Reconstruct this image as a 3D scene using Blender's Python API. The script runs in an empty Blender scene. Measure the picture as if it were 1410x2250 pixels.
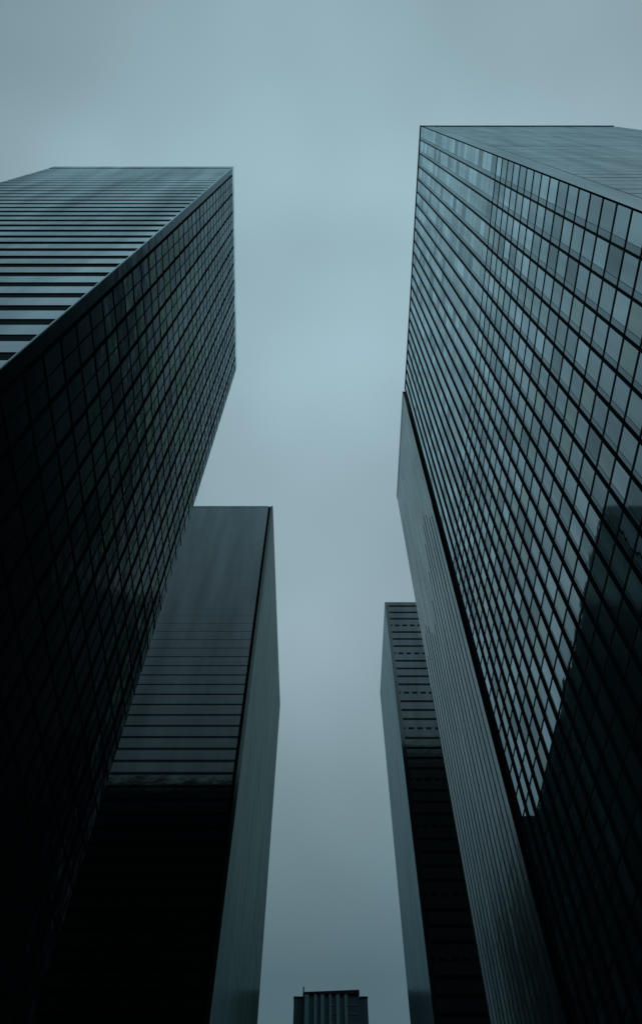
import bpy, math, random
from mathutils import Vector
random.seed(7)
C = bpy.context.scene.collection
R = math.radians

# ------------------------------------------------------------------ camera
F_PX, W_PX, H_PX, ELEV = 1600.0, 1410.0, 2250.0, 59.8
cam_d = bpy.data.cameras.new('camera')
cam = bpy.data.objects.new('camera', cam_d)
C.objects.link(cam)
cam.location = (0, 0, 1.6)
cam.rotation_euler = (R(90 + ELEV), 0, 0)
cam_d.sensor_fit = 'VERTICAL'
cam_d.sensor_height = 36
cam_d.lens = 36 * F_PX / H_PX
cam_d.shift_x = -7 / 2250
cam_d.clip_end = 5000
bpy.context.scene.camera = cam
EYE = 1.6

# ------------------------------------------------------------------ world: overcast sky
SUN_EL, SUN_AZ = R(52), R(130)
w = bpy.data.worlds.new('World')
bpy.context.scene.world = w
w.use_nodes = True
nt = w.node_tree
nt.nodes.clear()
N, L = nt.nodes.new, nt.links.new
out = N('ShaderNodeOutputWorld')
bg = N('ShaderNodeBackground')
sky = N('ShaderNodeTexSky')
sky.sky_type = 'NISHITA'
sky.sun_disc = False
sky.sun_elevation = SUN_EL
sky.sun_rotation = SUN_AZ
sky.dust_density = 4
tc = N('ShaderNodeTexCoord')
sep = N('ShaderNodeSeparateXYZ')
L(tc.outputs['Generated'], sep.inputs[0])
ramp = N('ShaderNodeValToRGB')          # luminance of a thick cloud deck, zenith about 3x the horizon
cr = ramp.color_ramp
cr.elements[0].position = 0.0
cr.elements[0].color = (0.05, 0.095, 0.112, 1)
cr.elements[1].position = 1.0
cr.elements[1].color = (0.366, 0.545, 0.615, 1)
for p, c in ((0.457, (0.100, 0.172, 0.200, 1)), (0.60, (0.190, 0.285, 0.322, 1)),
             (0.767, (0.285, 0.392, 0.443, 1)), (0.90, (0.330, 0.475, 0.538, 1))):
    e = cr.elements.new(p)
    e.color = c
L(sep.outputs['Z'], ramp.inputs[0])
noise = N('ShaderNodeTexNoise')
noise.inputs['Scale'].default_value = 3.2
noise.inputs['Detail'].default_value = 2
noise.inputs['Roughness'].default_value = 0.45
mp = N('ShaderNodeMapping')
mp.inputs['Location'].default_value = (3.1, 0.7, 1.9)
L(tc.outputs['Generated'], mp.inputs[0])
L(mp.outputs[0], noise.inputs['Vector'])
mr = N('ShaderNodeMapRange')
mr.inputs['From Min'].default_value = 0.3
mr.inputs['From Max'].default_value = 0.7
mr.inputs['To Min'].default_value = 0.86
mr.inputs['To Max'].default_value = 1.12
L(noise.outputs['Fac'], mr.inputs['Value'])
# the deck is thinnest along the street, thickens to both sides, and a darker bank lies just behind the zenith
mx = N('ShaderNodeMath')
mx.operation = 'SUBTRACT'
mx.inputs[1].default_value = 0.08
L(sep.outputs['X'], mx.inputs[0])
mx2 = N('ShaderNodeMath')
mx2.operation = 'MULTIPLY'
L(mx.outputs[0], mx2.inputs[0])
L(mx.outputs[0], mx2.inputs[1])
side = N('ShaderNodeMapRange')
side.inputs['From Max'].default_value = 0.25
side.inputs['To Min'].default_value = 1.0
side.inputs['To Max'].default_value = 0.68
L(mx2.outputs[0], side.inputs['Value'])
shift = N('ShaderNodeMath')
shift.operation = 'ADD'
shift.inputs[1].default_value = 0.5
L(sep.outputs['Y'], shift.inputs[0])
back = N('ShaderNodeValToRGB')
back.color_ramp.interpolation = 'EASE'
be = back.color_ramp.elements
be[0].position, be[0].color = 0.15, (1.12,) * 3 + (1,)
be[1].position, be[1].color = 0.62, (1.0,) * 3 + (1,)
for p, v in ((0.30, 1.12), (0.385, 0.78), (0.45, 0.80)):
    e = be.new(p)
    e.color = (v, v, v, 1)
L(shift.outputs[0], back.inputs[0])
m1 = N('ShaderNodeMath')
m1.operation = 'MULTIPLY'
L(side.outputs[0], m1.inputs[0])
L(back.outputs[0], m1.inputs[1])
m2 = N('ShaderNodeMath')
m2.operation = 'MULTIPLY'
L(m1.outputs[0], m2.inputs[0])
L(mr.outputs[0], m2.inputs[1])
mul = N('ShaderNodeVectorMath')
mul.operation = 'SCALE'
L(ramp.outputs[0], mul.inputs[0])
L(m2.outputs[0], mul.inputs['Scale'])
sc_ = N('ShaderNodeVectorMath')
sc_.operation = 'SCALE'
sc_.inputs['Scale'].default_value = 0.06
L(sky.outputs[0], sc_.inputs[0])
mix = N('ShaderNodeMix')
mix.data_type = 'RGBA'
mix.inputs['Factor'].default_value = 0.95
L(sc_.outputs[0], mix.inputs['A'])
L(mul.outputs[0], mix.inputs['B'])
L(mix.outputs['Result'], bg.inputs['Color'])
bg.inputs['Strength'].default_value = 1.0
L(bg.outputs[0], out.inputs[0])

sun_d = bpy.data.lights.new('sun', 'SUN')
sun = bpy.data.objects.new('sun', sun_d)
C.objects.link(sun)
sun_d.energy = 0.5
sun_d.angle = R(14)
sun_d.color = (1, 0.96, 0.9)
sdir = Vector((math.sin(SUN_AZ) * math.cos(SUN_EL), math.cos(SUN_AZ) * math.cos(SUN_EL), math.sin(SUN_EL)))
sun.rotation_euler = sdir.to_track_quat('Z', 'Y').to_euler()

sc = bpy.context.scene
sc.view_settings.view_transform = 'Standard'
sc.view_settings.look = 'None'
sc.view_settings.exposure = 0
sc.view_settings.gamma = 1
sc.cycles.max_bounces = 10
sc.cycles.glossy_bounces = 8
sc.cycles.diffuse_bounces = 3
sc.cycles.caustics_reflective = False
sc.cycles.use_denoising = True


# ------------------------------------------------------------------ materials
def skin(name, refl, rough, diff, ripple=0.0, rip_scale=0.4, streak=0.25, head_on=0.4, power=3.0):
    """Cladding or coated glass: a mirror-like coat of the given reflectance over a dark body."""
    m = bpy.data.materials.new(name)
    m.use_nodes = True
    t = m.node_tree
    t.nodes.clear()
    n, l = t.nodes.new, t.links.new
    o = n('ShaderNodeOutputMaterial')
    add = n('ShaderNodeAddShader')
    d = n('ShaderNodeBsdfDiffuse')
    d.inputs['Color'].default_value = (*diff, 1)
    g = n('ShaderNodeBsdfGlossy')
    geo = n('ShaderNodeTexCoord')
    mpp = n('ShaderNodeMapping')
    mpp.inputs['Scale'].default_value = (0.35, 0.35, 0.035)      # rain streaks run down the face
    l(geo.outputs['Object'], mpp.inputs[0])
    ns = n('ShaderNodeTexNoise')
    ns.inputs['Scale'].default_value = 1.0
    ns.inputs['Detail'].default_value = 5
    l(mpp.outputs[0], ns.inputs['Vector'])
    r = n('ShaderNodeMapRange')
    r.inputs['From Min'].default_value = 0.25
    r.inputs['From Max'].default_value = 0.75
    r.inputs['To Min'].default_value = 1 - streak
    r.inputs['To Max'].default_value = 1 + streak * 0.5
    l(ns.outputs['Fac'], r.inputs['Value'])
    s = n('ShaderNodeVectorMath')
    s.operation = 'SCALE'
    s.inputs[0].default_value = (refl * .80, refl, refl * 1.06) if isinstance(refl, float) else refl
    l(r.outputs[0], s.inputs['Scale'])
    lw = n('ShaderNodeLayerWeight')                   # Fresnel: a coat mirrors less when seen head-on
    lw.inputs['Blend'].default_value = 0.5
    pw = n('ShaderNodeMath')
    pw.operation = 'POWER'
    pw.inputs[1].default_value = power
    l(lw.outputs['Facing'], pw.inputs[0])
    fr_ = n('ShaderNodeMapRange')
    fr_.inputs['To Min'].default_value = head_on
    fr_.inputs['To Max'].default_value = 1.0
    l(pw.outputs[0], fr_.inputs['Value'])
    s2 = n('ShaderNodeVectorMath')
    s2.operation = 'SCALE'
    l(s.outputs[0], s2.inputs[0])
    l(fr_.outputs[0], s2.inputs['Scale'])
    l(s2.outputs[0], g.inputs['Color'])
    g.inputs['Roughness'].default_value = rough
    if ripple:
        n2 = n('ShaderNodeTexNoise')
        n2.inputs['Scale'].default_value = rip_scale
        n2.inputs['Detail'].default_value = 2
        l(geo.outputs['Object'], n2.inputs['Vector'])
        b = n('ShaderNodeBump')
        b.inputs['Strength'].default_value = 1.0
        b.inputs['Distance'].default_value = ripple
        l(n2.outputs['Fac'], b.inputs['Height'])
        l(b.outputs[0], g.inputs['Normal'])
    l(d.outputs[0], add.inputs[0])
    l(g.outputs[0], add.inputs[1])
    l(add.outputs[0], o.inputs[0])
    return m


def paint(name, col, rough=0.6, spec=0.3, var=0.3, scale=0.3):
    m = bpy.data.materials.new(name)
    m.use_nodes = True
    t = m.node_tree
    n, l = t.nodes.new, t.links.new
    p = t.nodes['Principled BSDF']
    p.inputs['Roughness'].default_value = rough
    p.inputs['Specular IOR Level'].default_value = spec
    geo = n('ShaderNodeTexCoord')
    ns = n('ShaderNodeTexNoise')
    ns.inputs['Scale'].default_value = scale
    ns.inputs['Detail'].default_value = 6
    l(geo.outputs['Object'], ns.inputs['Vector'])
    r = n('ShaderNodeMapRange')
    r.inputs['To Min'].default_value = 1 - var
    r.inputs['To Max'].default_value = 1 + var
    l(ns.outputs['Fac'], r.inputs['Value'])
    s = n('ShaderNodeVectorMath')
    s.operation = 'SCALE'
    s.inputs[0].default_value = col
    l(r.outputs[0], s.inputs['Scale'])
    l(s.outputs[0], p.inputs['Base Color'])
    return m


M = {}
# right-hand glass tower
M['c_glass'] = [skin('clear_glass', .75, .02, (.004, .007, .009), .007, head_on=.42),
                skin('grey_glass', .62, .03, (.004, .007, .008), .007, head_on=.42),
                skin('bright_glass', .88, .02, (.005, .008, .009), .007, head_on=.45),
                skin('blind_glass', .48, .06, (.030, .040, .042), .007, head_on=.42),
                skin('green_glass', (.58, .72, .69), .03, (.004, .009, .007), .007, head_on=.4)]
M['c_col'] = skin('column_glass', .5, .05, (.004, .007, .009), .02, head_on=.45)
M['c_front'] = skin('front_panel', .60, .12, (.010, .014, .015), .03, head_on=.4)
M['fin'] = paint('dark_fin_paint', (.003, .006, .008), .7, .0)
M['c_fin'] = paint('navy_fin_paint', (.009, .020, .029), .6, .05)
# left-hand near tower
M['a_band'] = skin('band_metal', .82, .11, (.010, .014, .015), .04, streak=.45, head_on=.28)
M['a_glass'] = [skin('dark_glass', .74, .14, (.0015, .003, .004), .07, .5, head_on=.002, power=8.0),
                skin('darker_glass', .62, .14, (.0015, .003, .004), .07, .5, head_on=.002, power=8.0),
                skin('dark_green_glass', (.36, .49, .43), .14, (.0015, .004, .003), .07, .5, head_on=.008, power=6.0)]
M['ribbon'] = skin('ribbon_glass', .03, .12, (.002, .004, .005), .03)
# slim left tower
M['d_band'] = skin('slate_panel', .67, .10, (.005, .008, .009), .03, head_on=.09, power=2.5)
M['d_side'] = skin('slate_side', (.205, .27, .262), .16, (.006, .010, .010), .03, head_on=.3)
M['rear'] = skin('rear_panel', .055, .2, (.005, .008, .009), .02, head_on=.3)
# ribbed right tower
M['b_glass'] = skin('rib_glass', (.46, .54, .54), .14, (.010, .013, .014), .03, head_on=.3)
M['b_rib'] = skin('rib_metal', .20, .3, (.006, .009, .010), .0)
# far right tower
M['e_band'] = skin('far_band', .62, .15, (.005, .009, .010), .03, head_on=.14, power=2.5)
M['e_side'] = skin('far_side', .44, .18, (.010, .013, .014), .03, head_on=.35)
# end tower
M['f_light'] = paint('pale_pilaster', (.052, .125, .155), .6, .15)
M['f_mid'] = paint('bay_band', (.02, .058, .075), .5, .15)
M['f_dark'] = paint('dark_bay', (.008, .034, .048), .5, .15)
M['core'] = paint('dark_core', (.008, .010, .012), .8, .1)
M['roof'] = paint('roof_gravel', (.12, .12, .12), .9, .1)
M['asphalt'] = paint('asphalt', (.045, .046, .048), .85, .3, .35, 2)
M['pave'] = paint('paving', (.16, .16, .155), .8, .3, .25, 1)
M['soil'] = paint('ground_soil', (.06, .06, .055), .9, .1)
M['white'] = paint('road_paint', (.6, .6, .58), .7, .2)


# ------------------------------------------------------------------ mesh helpers
class MB:
    def __init__(self):
        self.v, self.f, self.mi = [], [], []

    def hexa(self, p, mi=0):
        b = len(self.v)
        self.v += [tuple(q) for q in p]
        for q in ((0, 3, 2, 1), (4, 5, 6, 7), (0, 1, 5, 4), (1, 2, 6, 5), (2, 3, 7, 6), (3, 0, 4, 7)):
            self.f.append(tuple(b + i for i in q))
            self.mi.append(mi)

    def box(self, x0, x1, y0, y1, z0, z1, mi=0):
        self.hexa([(x0, y0, z0), (x1, y0, z0), (x1, y1, z0), (x0, y1, z0),
                   (x0, y0, z1), (x1, y0, z1), (x1, y1, z1), (x0, y1, z1)], mi)

    def prism(self, pts, z0, z1, mi=0):          # pts: 4 plan corners counter-clockwise
        self.hexa([(*p, z0) for p in pts] + [(*p, z1) for p in pts], mi)

    def build(self, name, mats, parent=None):
        me = bpy.data.meshes.new(name)
        me.from_pydata(self.v, [], self.f)
        for m in (mats if isinstance(mats, (list, tuple)) else [mats]):
            me.materials.append(m)
        me.polygons.foreach_set('material_index', self.mi)
        me.update()
        o = bpy.data.objects.new(name, me)
        C.objects.link(o)
        if parent:
            o.parent = parent
            o.matrix_parent_inverse = parent.matrix_world.inverted() if False else o.matrix_parent_inverse
            o.location = -Vector(parent.location)
        return o


class Facade:
    """A wall plane: plan points a -> b (outside on the right-hand side), height hz."""
    def __init__(self, a, b, hz):
        self.a = Vector((*a, 0))
        d = Vector((*b, 0)) - self.a
        self.w = d.length
        self.u = d / self.w
        self.n = Vector((self.u.y, -self.u.x, 0))
        self.h = hz

    def p(self, u, z, d):
        q = self.a + self.u * u + self.n * d
        return (q.x, q.y, z)

    def box(self, mb, u0, u1, z0, z1, d0, d1, mi=0, tilt=0.0):
        t = [random.uniform(-tilt, tilt) for _ in range(3)] if tilt else (0, 0, 0)
        # outer face leans a hair out of plane, as hung panels do
        e = (d1 - t[0] - t[1], d1 + t[0] - t[1], d1 + t[0] + t[1], d1 - t[0] + t[1])
        P = self.p
        mb.hexa([P(u0, z0, d0), P(u0, z0, e[0]), P(u1, z0, e[1]), P(u1, z0, d0),
                 P(u0, z1, d0), P(u0, z1, e[3]), P(u1, z1, e[2]), P(u1, z1, d0)], mi)


ce, se = math.cos(R(ELEV)), math.sin(R(ELEV))


def pix(p):
    x, y, z = p[0], p[1], p[2] - EYE
    d = y * ce + z * se
    if d < .1:
        return None
    return 712 + F_PX * x / d, H_PX / 2 - F_PX * (-y * se + z * ce) / d


def seen_area(F, u0, u1, z0, z1):
    q = [pix(F.p(u, z, 0)) for u, z in ((u0, z0), (u1, z0), (u1, z1), (u0, z1))]
    if any(k is None for k in q):
        return 0
    cx = sum(k[0] for k in q) / 4
    cy = sum(k[1] for k in q) / 4
    if not (0 < cx < W_PX and 0 < cy < H_PX):
        return 0
    return abs(sum(q[i][0] * q[(i + 1) % 4][1] - q[(i + 1) % 4][0] * q[i][1] for i in range(4))) / 2


def tower(name, label, base, group=None):
    o = bpy.data.objects.new(name, None)
    C.objects.link(o)
    o.location = (base[0], base[1], 0)
    o['label'] = label
    o['category'] = 'skyscraper'
    if group:
        o['group'] = group
    return o


def lay_windows(root, F, cells, mats, d0, d1, tilt, keep=100):
    """cells: (u0,u1,z0,z1,mi). The largest in view become window parts, the rest one part."""
    cells = sorted(cells, key=lambda c: -seen_area(F, *c[:4]))
    for c in cells[:keep]:
        mb = MB()
        F.box(mb, *c[:4], d0, d1, 0, tilt)
        mb.build('window', mats[c[4]], root)
    if cells[keep:]:
        mb = MB()
        for c in cells[keep:]:
            F.box(mb, *c[:4], d0, d1, c[4], tilt)
        o = mb.build('windows', mats, root)
        o['kind'] = 'stuff'


def quad_inset(pts, d):
    cx = sum(p[0] for p in pts) / 4
    cy = sum(p[1] for p in pts) / 4
    return [(p[0] + math.copysign(d, cx - p[0]), p[1] + math.copysign(d, cy - p[1])) for p in pts]


def core_and_roof(root, pts, H, roof_drop=1.2, mat=None):
    """solid body behind the cladding, a roof slab sunk behind a parapet."""
    mb = MB()
    mb.prism(quad_inset(pts, .25), 0, H - roof_drop)
    mb.build('wall', mat or M['core'], root)
    mb = MB()
    q = quad_inset(pts, .7)
    mb.prism(q, H - roof_drop, H - roof_drop + .15)
    mb.build('roof', M['roof'], root)


def floor_edges(F, mb, nf, fh, z_top, u0, u1, hh, p, mi=0):
    for k in range(nf + 1):
        z = z_top - k * fh
        F.box(mb, u0, u1, z - hh / 2, z + hh / 2, 0, p, mi)


# ------------------------------------------------------------------ the setting: ground, road, pavements
def structure(o):
    o['kind'] = 'structure'
    return o


mb = MB()
mb.box(-2500, 2500, -2500, 2500, -1, -.15)
structure(mb.build('ground', M['soil']))
mb = MB()
mb.box(1.5, 18, -400, 430, -.15, -.14)
structure(mb.build('road', M['asphalt']))
mb = MB()
mb.box(-13.0, 1.5, -400, 430, -.15, 0)
structure(mb.build('pavement', M['pave']))
mb = MB()
mb.box(18, 29.0, -400, 430, -.15, 0)
structure(mb.build('pavement', M['pave']))
mb = MB()
for k in range(-60, 70):
    mb.box(9.68, 9.82, k * 6, k * 6 + 3, -.14, -.135)
structure(mb.build('road_markings', M['white']))

# ------------------------------------------------------------------ near right: glass tower (C)
HC = 250 + EYE
xC, yC0, yC1, wC = 29.2, 10.0, 93.8, 58.5
rt = tower('glass_tower', 'big right-hand glass tower with a grid of dark fins and pale mirror panes',
           (xC, yC0))
ptsC = [(xC, yC0), (xC + wC, yC0), (xC + wC, yC1), (xC, yC1)]
core_and_roof(rt, ptsC, HC)
S = Facade((xC, yC1), (xC, yC0), HC)             # street side, normal -X
nb, nf, fh = 23, 60, 4.15
bw = S.w / nb
cells = []
fr, tr, col = MB(), MB(), MB()
zt = HC - 1.6
for i in range(nb):
    u = i * bw
    c0, c1 = u + .07, u + .84
    S.box(col, c0, c1, 0, zt, -.2, .03)
    for uu, p, fw in ((u, .29, .07), (u + .84, .035, .04)):
        S.box(fr, uu, uu + fw, 0, zt + (1.2 if p > .2 else 0), -.2, p)
    for k in range(nf):
        z1 = zt - k * fh
        mi = random.choices((0, 1, 2, 3, 4), (6, 3, 2, 1, 1.5 if z1 < 170 else .5))[0]
        hj = .05 if z1 > 143 else .15
        cells.append((u + .88, u + bw, z1 - fh + hj, z1 - hj, mi))
for k in range(nf + 1):
    z = zt - k * fh
    if z > 142:                                   # flush joints on the upper floors
        S.box(tr, 0, S.w, z - .05, z + .05, -.2, .02)
    else:
        S.box(tr, 0, S.w, z - .15, z + .15, -.2, .075)
lay_windows(rt, S, cells, M['c_glass'], -.2, .02, .003)
fr.build('fins', M['c_fin'], rt)
tr.build('transoms', M['c_fin'], rt)
col.build('column_covers', M['c_col'], rt)
mb = MB()
S.box(mb, 0, S.w, zt + .16, HC - .4, -.25, .04)
mb.build('parapet', M['c_front'], rt)
mb = MB()
S.box(mb, -.1, S.w + .25, HC - .4, HC, -.5, .22)
Fr = Facade((xC, yC0), (xC + wC, yC0), HC)       # faces back towards the camera
Fr.box(mb, 0, Fr.w, HC - .4, HC, -.5, .22)
mb.build('coping', M['fin'], rt)
mb = MB()
Fr.box(mb, 0, .35, 0, HC - .4, -.3, .1)
Fr.box(mb, 3.9, 4.15, 0, HC - .4, -.3, .02)
for k in range(nf + 1):
    z = zt - k * fh
    Fr.box(mb, 4.15, Fr.w, z - .12, z + .12, -.25, .0)
mb.build('panel_joints', M['fin'], rt)
mb = MB()
Fr.box(mb, .35, 3.9, 0, HC - .4, -.3, .05)
mb.build('corner_column', M['c_front'], rt)
for k in range(nf):
    mb = MB()
    z1 = zt - k * fh
    Fr.box(mb, 4.15, Fr.w, z1 - fh + .12, z1 - .12 if k else HC - .4, -.25, .015, 0, .012)
    mb.build('spandrel', M['c_front'], rt)
# far end and back of this tower: plain panels
for a, b in (((xC + wC, yC1), (xC, yC1)), ((xC + wC, yC0), (xC + wC, yC1))):
    F = Facade(a, b, HC)
    mb = MB()
    for k in range(nf):
        z1 = zt - k * fh
        F.box(mb, 0, F.w, z1 - fh + .15, z1 - .15, -.25, 0)
    mb.build('rear_cladding', M['rear'], rt)

# ------------------------------------------------------------------ ribbed tower behind it (B)
HB = 258 + EYE
xB, yB0, yB1, wB = 29.3, 98.0, 142.3, 50
rt = tower('ribbed_tower', 'pale grey tower with fine upright ribs directly behind the big gridded glass tower',
           (xB, yB0))
ptsB = [(xB, yB0), (xB + wB, yB0), (xB + wB, yB1), (xB, yB1)]
core_and_roof(rt, ptsB, HB)
S = Facade((xB, yB1), (xB, yB0), HB)
nb = 16
bw = S.w / nb
ribs, tr = MB(), MB()
for i in range(nb + 1):
    u = i * bw
    S.box(ribs, u - (.12 if i else 0), u + .12, 0, 150 + 12 * math.sin(i * .7) + 2.2 * i, -.2, .085)
    S.box(ribs, u - (.05 if i else 0), u + .05, 150 + 12 * math.sin(i * .7) + 2.2 * i, HB - 3, -.2, .024)
for i in range(nb):
    u = i * bw
    mb = MB()
    S.box(mb, u + .05, u + bw - .05, 0, HB - 3, -.2, .02, 0, .008)
    mb.build('window_strip', M['b_glass'], rt)
for k in range(1, 56):
    z = HB - 3 - k * 4.5
    S.box(tr, 0, S.w, z - .05, z + .05, -.2, .022)
ribs.build('ribs', M['b_rib'], rt)
tr.build('floor_joints', M['b_rib'], rt)
mb = MB()
S.box(mb, 0, S.w, HB - 3, HB, -.5, .10)
mb.build('parapet', M['b_glass'], rt)
F = Facade((xB, yB0), (xB + wB, yB0), HB)
mb = MB()
F.box(mb, 0, F.w, 0, HB, -.24, 0)
mb.build('side_wall', M['core'], rt)
for a, b in (((xB + wB, yB1), (xB, yB1)), ((xB + wB, yB0), (xB + wB, yB1))):
    F = Facade(a, b, HB)
    mb = MB()
    for k in range(57):
        z1 = HB - k * 4.5
        F.box(mb, 0, F.w, z1 - 4.2, z1, -.25, 0)
    mb.build('rear_cladding', M['rear'], rt)

# ------------------------------------------------------------------ far right banded tower (E)
HE = 281 + EYE
xE, yE0, yE1, wE = 29.1, 213.8, 273, 48
rt = tower('banded_tower', 'distant tower with dark level floor bands, between ribbed tower and open sky',
           (xE, yE0))
ptsE = [(xE, yE0), (xE + wE, yE0), (xE + wE, yE1), (xE, yE1)]
core_and_roof(rt, ptsE, HE)
F = Facade((xE, yE0), (xE + wE, yE0), HE)
nf = 58
fh = 4.8
bands = MB()
for k in range(nf):
    z1 = HE - 2.5 - k * fh
    mb = MB()
    F.box(mb, 1.6, F.w, z1 - fh + 3.6, z1, -.25, .0)
    ow = mb.build('ribbon_window', M['ribbon'], rt)
    if k % 9 in (3, 7):                        # floors whose strip is split into separate lights
        for j in range(12):
            md = MB()
            F.box(md, 2.2 + j * 3.4, 3.4 + j * 3.4, z1 - fh + 3.6, z1, .0, .03)
            om = md.build('mullion', M['e_band'], ow)
            om.location = (0, 0, 0)
    F.box(bands, 1.6, F.w, z1 - fh, z1 - fh + 3.6, -.25, .05, 0, .006)
bands.build('spandrels', M['e_band'], rt)
mb = MB()
F.box(mb, 0, F.w, HE - 2.5, HE, -.5, .07)
mb.build('parapet', M['e_band'], rt)
mb = MB()
F.box(mb, 0, 1.6, 0, HE - 2.5, -.25, .06)
mb.build('corner_column', M['d_band'], rt)
S = Facade((xE, yE1), (xE, yE0), HE)
mb = MB()
for i in range(12):
    u = i * S.w / 12
    S.box(mb, u + .06, u + S.w / 12 - .06, 0, HE, -.25, .01, 0, .008)
mb.build('side_cladding', M['e_side'], rt)
for a, b in (((xE + wE, yE1), (xE, yE1)), ((xE + wE, yE0), (xE + wE, yE1))):
    G = Facade(a, b, HE)
    mb = MB()
    G.box(mb, 0, G.w, 0, HE, -.25, 0)
    mb.build('rear_cladding', M['rear'], rt)

# ------------------------------------------------------------------ near left tower (A)
HA = 121 + EYE
A0, A1 = (-13.65, 10.25), (-15.05, 41.6)
wA = 27
ptsA = [(A0[0] - wA, A0[1]), A0, A1, (A1[0] - wA, A1[1])]
rt = tower('striped_tower', 'near left tower with bright striped front and dark gridded street side', A0)
core_and_roof(rt, ptsA, HA)
F = Facade(ptsA[0], A0, HA)                       # front, towards the camera
nf, fh, cw = 44, 2.72, .05
zt = HA - 2.2
bands = MB()
for k in range(nf):
    z1 = zt - k * fh
    mb = MB()
    gap = 1.12 if k > 15 else .16 + .06 * k         # window strips shrink to slots under the roof
    pr = .045 if k > 15 else .008 + .0023 * k
    F.box(mb, 0, F.w - cw, z1 - gap, z1, -.25, .0)
    mb.build('ribbon_window', M['ribbon'], rt)
    F.box(bands, 0, F.w - cw, z1 - fh, z1 - gap, -.25, pr, 0, .006)
bands.build('spandrels', M['a_band'], rt)
mb = MB()
F.box(mb, 0, F.w - cw, zt, HA, -.4, .05)
S = Facade(A0, A1, HA)                            # street side
S.box(mb, 0, S.w, zt, HA, -.4, .03)
mb.build('parapet', M['a_band'], rt)
mb = MB()
F.box(mb, F.w - cw, F.w + .012, 0, HA - .02, -.015, .05)
mb.build('corner_column', M['a_band'], rt)
nb = 12
bw = (S.w - .9) / nb
fr, tr, cells = MB(), MB(), []
for i in range(nb):
    u = .9 + i * bw
    S.box(fr, u, u + .12, 0, zt, -.2, .10)
    S.box(fr, u + bw / 2, u + bw / 2 + .05, 0, zt, -.2, .045)
    for k in range(nf):
        z1 = zt - k * fh
        mi = 0 if random.random() < .6 else 1
        if 40 < z1 < 85 and random.random() < .3:
            mi = 2
        cells.append((u + .14, u + bw, z1 - fh + .1, z1 - .1, mi))
for k in range(nf + 1):
    z = zt - k * fh
    S.box(tr, .9, S.w, z - .1, z + .1, -.2, .035)
lay_windows(rt, S, cells, M['a_glass'], -.2, .015, .008)
fr.build('fins', M['fin'], rt)
tr.build('transoms', M['fin'], rt)
mb = MB()
S.box(mb, .02, .9, 0, zt, -.3, .01)
mb.build('edge_panel', M['a_glass'][1], rt)
# unseen rear wing, added to widen the dark reflection in the slate tower
WX, WY = -96.0, 22.0
mb = MB()
mb.box(WX, ptsA[3][0] + .3, WY, A1[1] - .1, 0, HA - 1)
mb.build('added_rear_wing', M['rear'], rt)
for a, b in ((A1, ptsA[3]), (ptsA[3], ptsA[0])):
    G = Facade(a, b, HA)
    mb = MB()
    for k in range(nf):
        z1 = zt - k * fh
        G.box(mb, 0, G.w, z1 - fh + .3, z1, -.25, 0)
    mb.build('rear_cladding', M['rear'], rt)

# ------------------------------------------------------------------ slim tower behind it (D)
HD = 163 + EYE
xD, yD0, yD1, wD = -13.2, 93.1, 163.1, 52
ptsD = [(xD - wD, yD0), (xD, yD0), (xD - .25, yD1), (xD - wD, yD1)]
rt = tower('slate_tower', 'slate tower with thin dark floor lines and a blank side, left of the sky gap', (xD, yD0))
core_and_roof(rt, ptsD, HD)
F = Facade(ptsD[0], ptsD[1], HD)
nf, fh = 66, 2.455
bands = MB()
for k in range(nf):
    z1 = HD - 1.0 - k * fh
    mb = MB()
    gap = max(.012, min(.66, .02 + .034 * (k - 17)))
    F.box(mb, 0, F.w - 1.1, z1 - gap, z1, -.25, -.01)
    mb.build('ribbon_window', M['ribbon'], rt)
    F.box(bands, 0, F.w - 1.1, z1 - fh, z1 - gap, -.25, .003 + .045 * gap, 0, .004)
bands.build('spandrels', M['d_band'], rt)
mb = MB()
F.box(mb, 0, F.w - 1.1, HD - 1.0, HD, -.4, .03)
mb.build('parapet', M['d_band'], rt)
mb = MB()
F.box(mb, F.w - 1.1, F.w - .55, 0, HD - .3, -.4, -.03)
mb.build('corner_joint', M['fin'], rt)
mb = MB()
F.box(mb, F.w - .55, F.w, 0, HD, -.4, .03)
mb.build('corner_column', M['d_side'], rt)
S = Facade(ptsD[1], ptsD[2], HD)
mb = MB()
for i in range(14):
    u = i * S.w / 14
    for k in range(8):
        z0 = k * HD / 8
        S.box(mb, u + .04, u + S.w / 14 - .04, z0 + .05, z0 + HD / 8 - .05, -.25, .01, 0, .006)
mb.build('side_cladding', M['d_side'], rt)
for a, b in ((ptsD[2], ptsD[3]), (ptsD[3], ptsD[0])):
    G = Facade(a, b, HD)
    mb = MB()
    G.box(mb, 0, G.w, 0, HD, -.25, 0)
    mb.build('rear_cladding', M['rear'], rt)
for x, s in ((-22.5, .5), (-25.6, .35), (-29.5, .6), (-31.6, .4), (-19.0, .25)):
    mb = MB()
    mb.box(x - s, x + s, yD0 + .6, yD0 + 1.6, HD - 1.05, HD + s * .9)
    mb.box(x - s * .6, x + s * .6, yD0 + .8, yD0 + 1.4, HD + s * .9, HD + s * 1.3)
    mb.build('roof_vent', M['fin'], rt)

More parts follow.
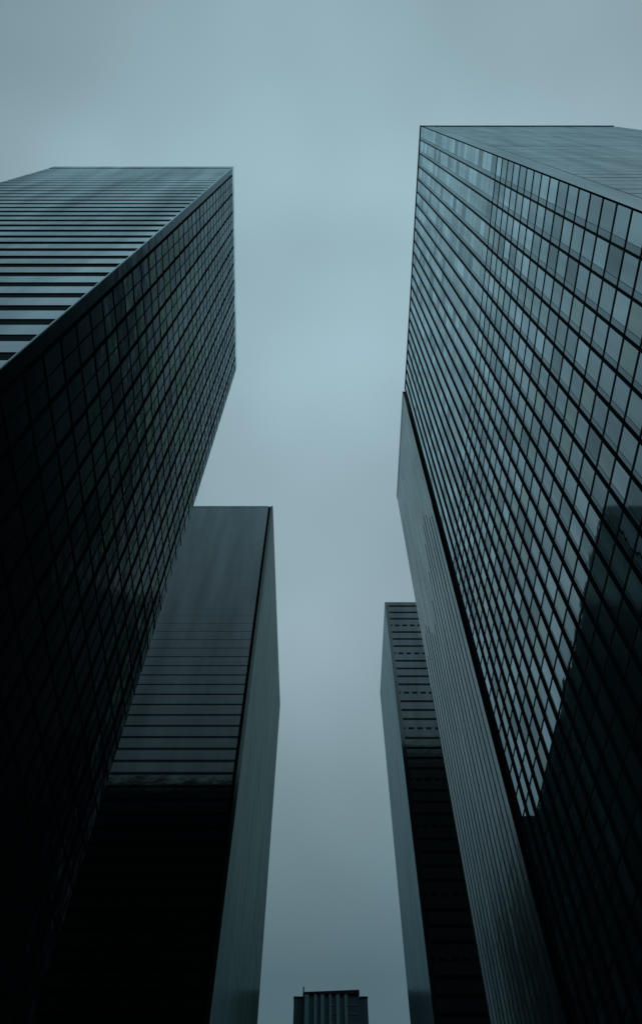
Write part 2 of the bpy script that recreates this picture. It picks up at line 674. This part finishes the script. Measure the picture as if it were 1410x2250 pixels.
# ------------------------------------------------------------------ two more towers on the left row, mirrored in the right-hand glass
for label, X0, X1, Y0, Y1, Ht in (
        ('broad dark tower standing directly behind the slate tower', -78, -25.2, 172, 285, 189),
        ('dark tower last in the left row, mirrored low in the ribbed tower', -88, -34.5, 296, 410, 226)):
    rt = tower('dark_tower', label, (X1, Y0))
    pts = [(X0, Y0), (X1, Y0), (X1, Y1), (X0, Y1)]
    core_and_roof(rt, pts, Ht)
    for i in range(4):
        G = Facade(pts[i], pts[(i + 1) % 4], Ht)
        sp, jn = MB(), MB()
        for k in range(int(Ht / 4)):
            z1 = Ht - 2 - k * 4
            G.box(sp, 0, G.w, z1 - 2.6, z1, -.25, .05)
            G.box(jn, 0, G.w, z1 - 4, z1 - 2.6, -.25, 0)
        G.box(sp, 0, G.w, Ht - 2, Ht, -.4, .08)
        sp.build('spandrels', M['rear'], rt)
        jn.build('window_bands', M['ribbon'], rt)

# ------------------------------------------------------------------ far end of the street (F)
HF, yF = 218 + EYE, 442.0
rt = tower('stepped_tower', 'small far tower with upright stripes and stepped top at the street end', (2.7, yF))
x0, xa, xb, x1 = -17.0, -11.6, 19.6, 24.3
mb = MB()
mb.box(x0, xa, yF, yF + 35, 0, HF - 1.6)
mb.box(xb, x1, yF, yF + 35, 0, HF - 1.6)
mb.box(xa, xb, yF - .8, yF + 35, 0, HF + .6)
mb.build('wall', M['f_dark'], rt)
for a, b in ((.02, .10), (.19, .24), (.31, .37), (.46, .50), (.585, .645), (.735, .785)):
    mb = MB()
    mb.box(xa + a * (xb - xa), xa + b * (xb - xa), yF - 1.5, yF - .8, 0, HF - .2)
    mb.build('pilaster', M['f_light'], rt)
for k in range(44):
    for a, b in ((.50, .585), (.80, .98)):
        mb = MB()
        mb.box(xa + a * (xb - xa) + .1, xa + b * (xb - xa) - .1, yF - 1.0, yF - .8, HF - 6 - k * 4.6, HF - 5.3 - k * 4.6)
        mb.build('floor_band', M['f_mid'], rt)
mb = MB()
mb.hexa([(xa - .2, yF - 1.7, HF - .2), (xb + .2, yF - 1.7, HF - .2), (xb + .2, yF + 35, HF - .2), (xa - .2, yF + 35, HF - .2),
         (xa - .2, yF - 1.7, HF + .7), (xb + .2, yF - 1.7, HF + 1.9), (xb + .2, yF + 35, HF + 1.9), (xa - .2, yF + 35, HF + .7)])
mb.box(x0 - .2, xa - .2, yF - .4, yF + 35.2, HF - 1.6, HF - 1.0)
mb.box(xb + .2, x1 + .2, yF - .4, yF + 35.2, HF - 1.6, HF - 1.0)
mb.build('coping', M['core'], rt)
mb = MB()
mb.box(xa - .35, xa + .35, yF - 2.4, yF - 1.75, 0, HF + 3.2)
mb.build('mast', M['core'], rt)
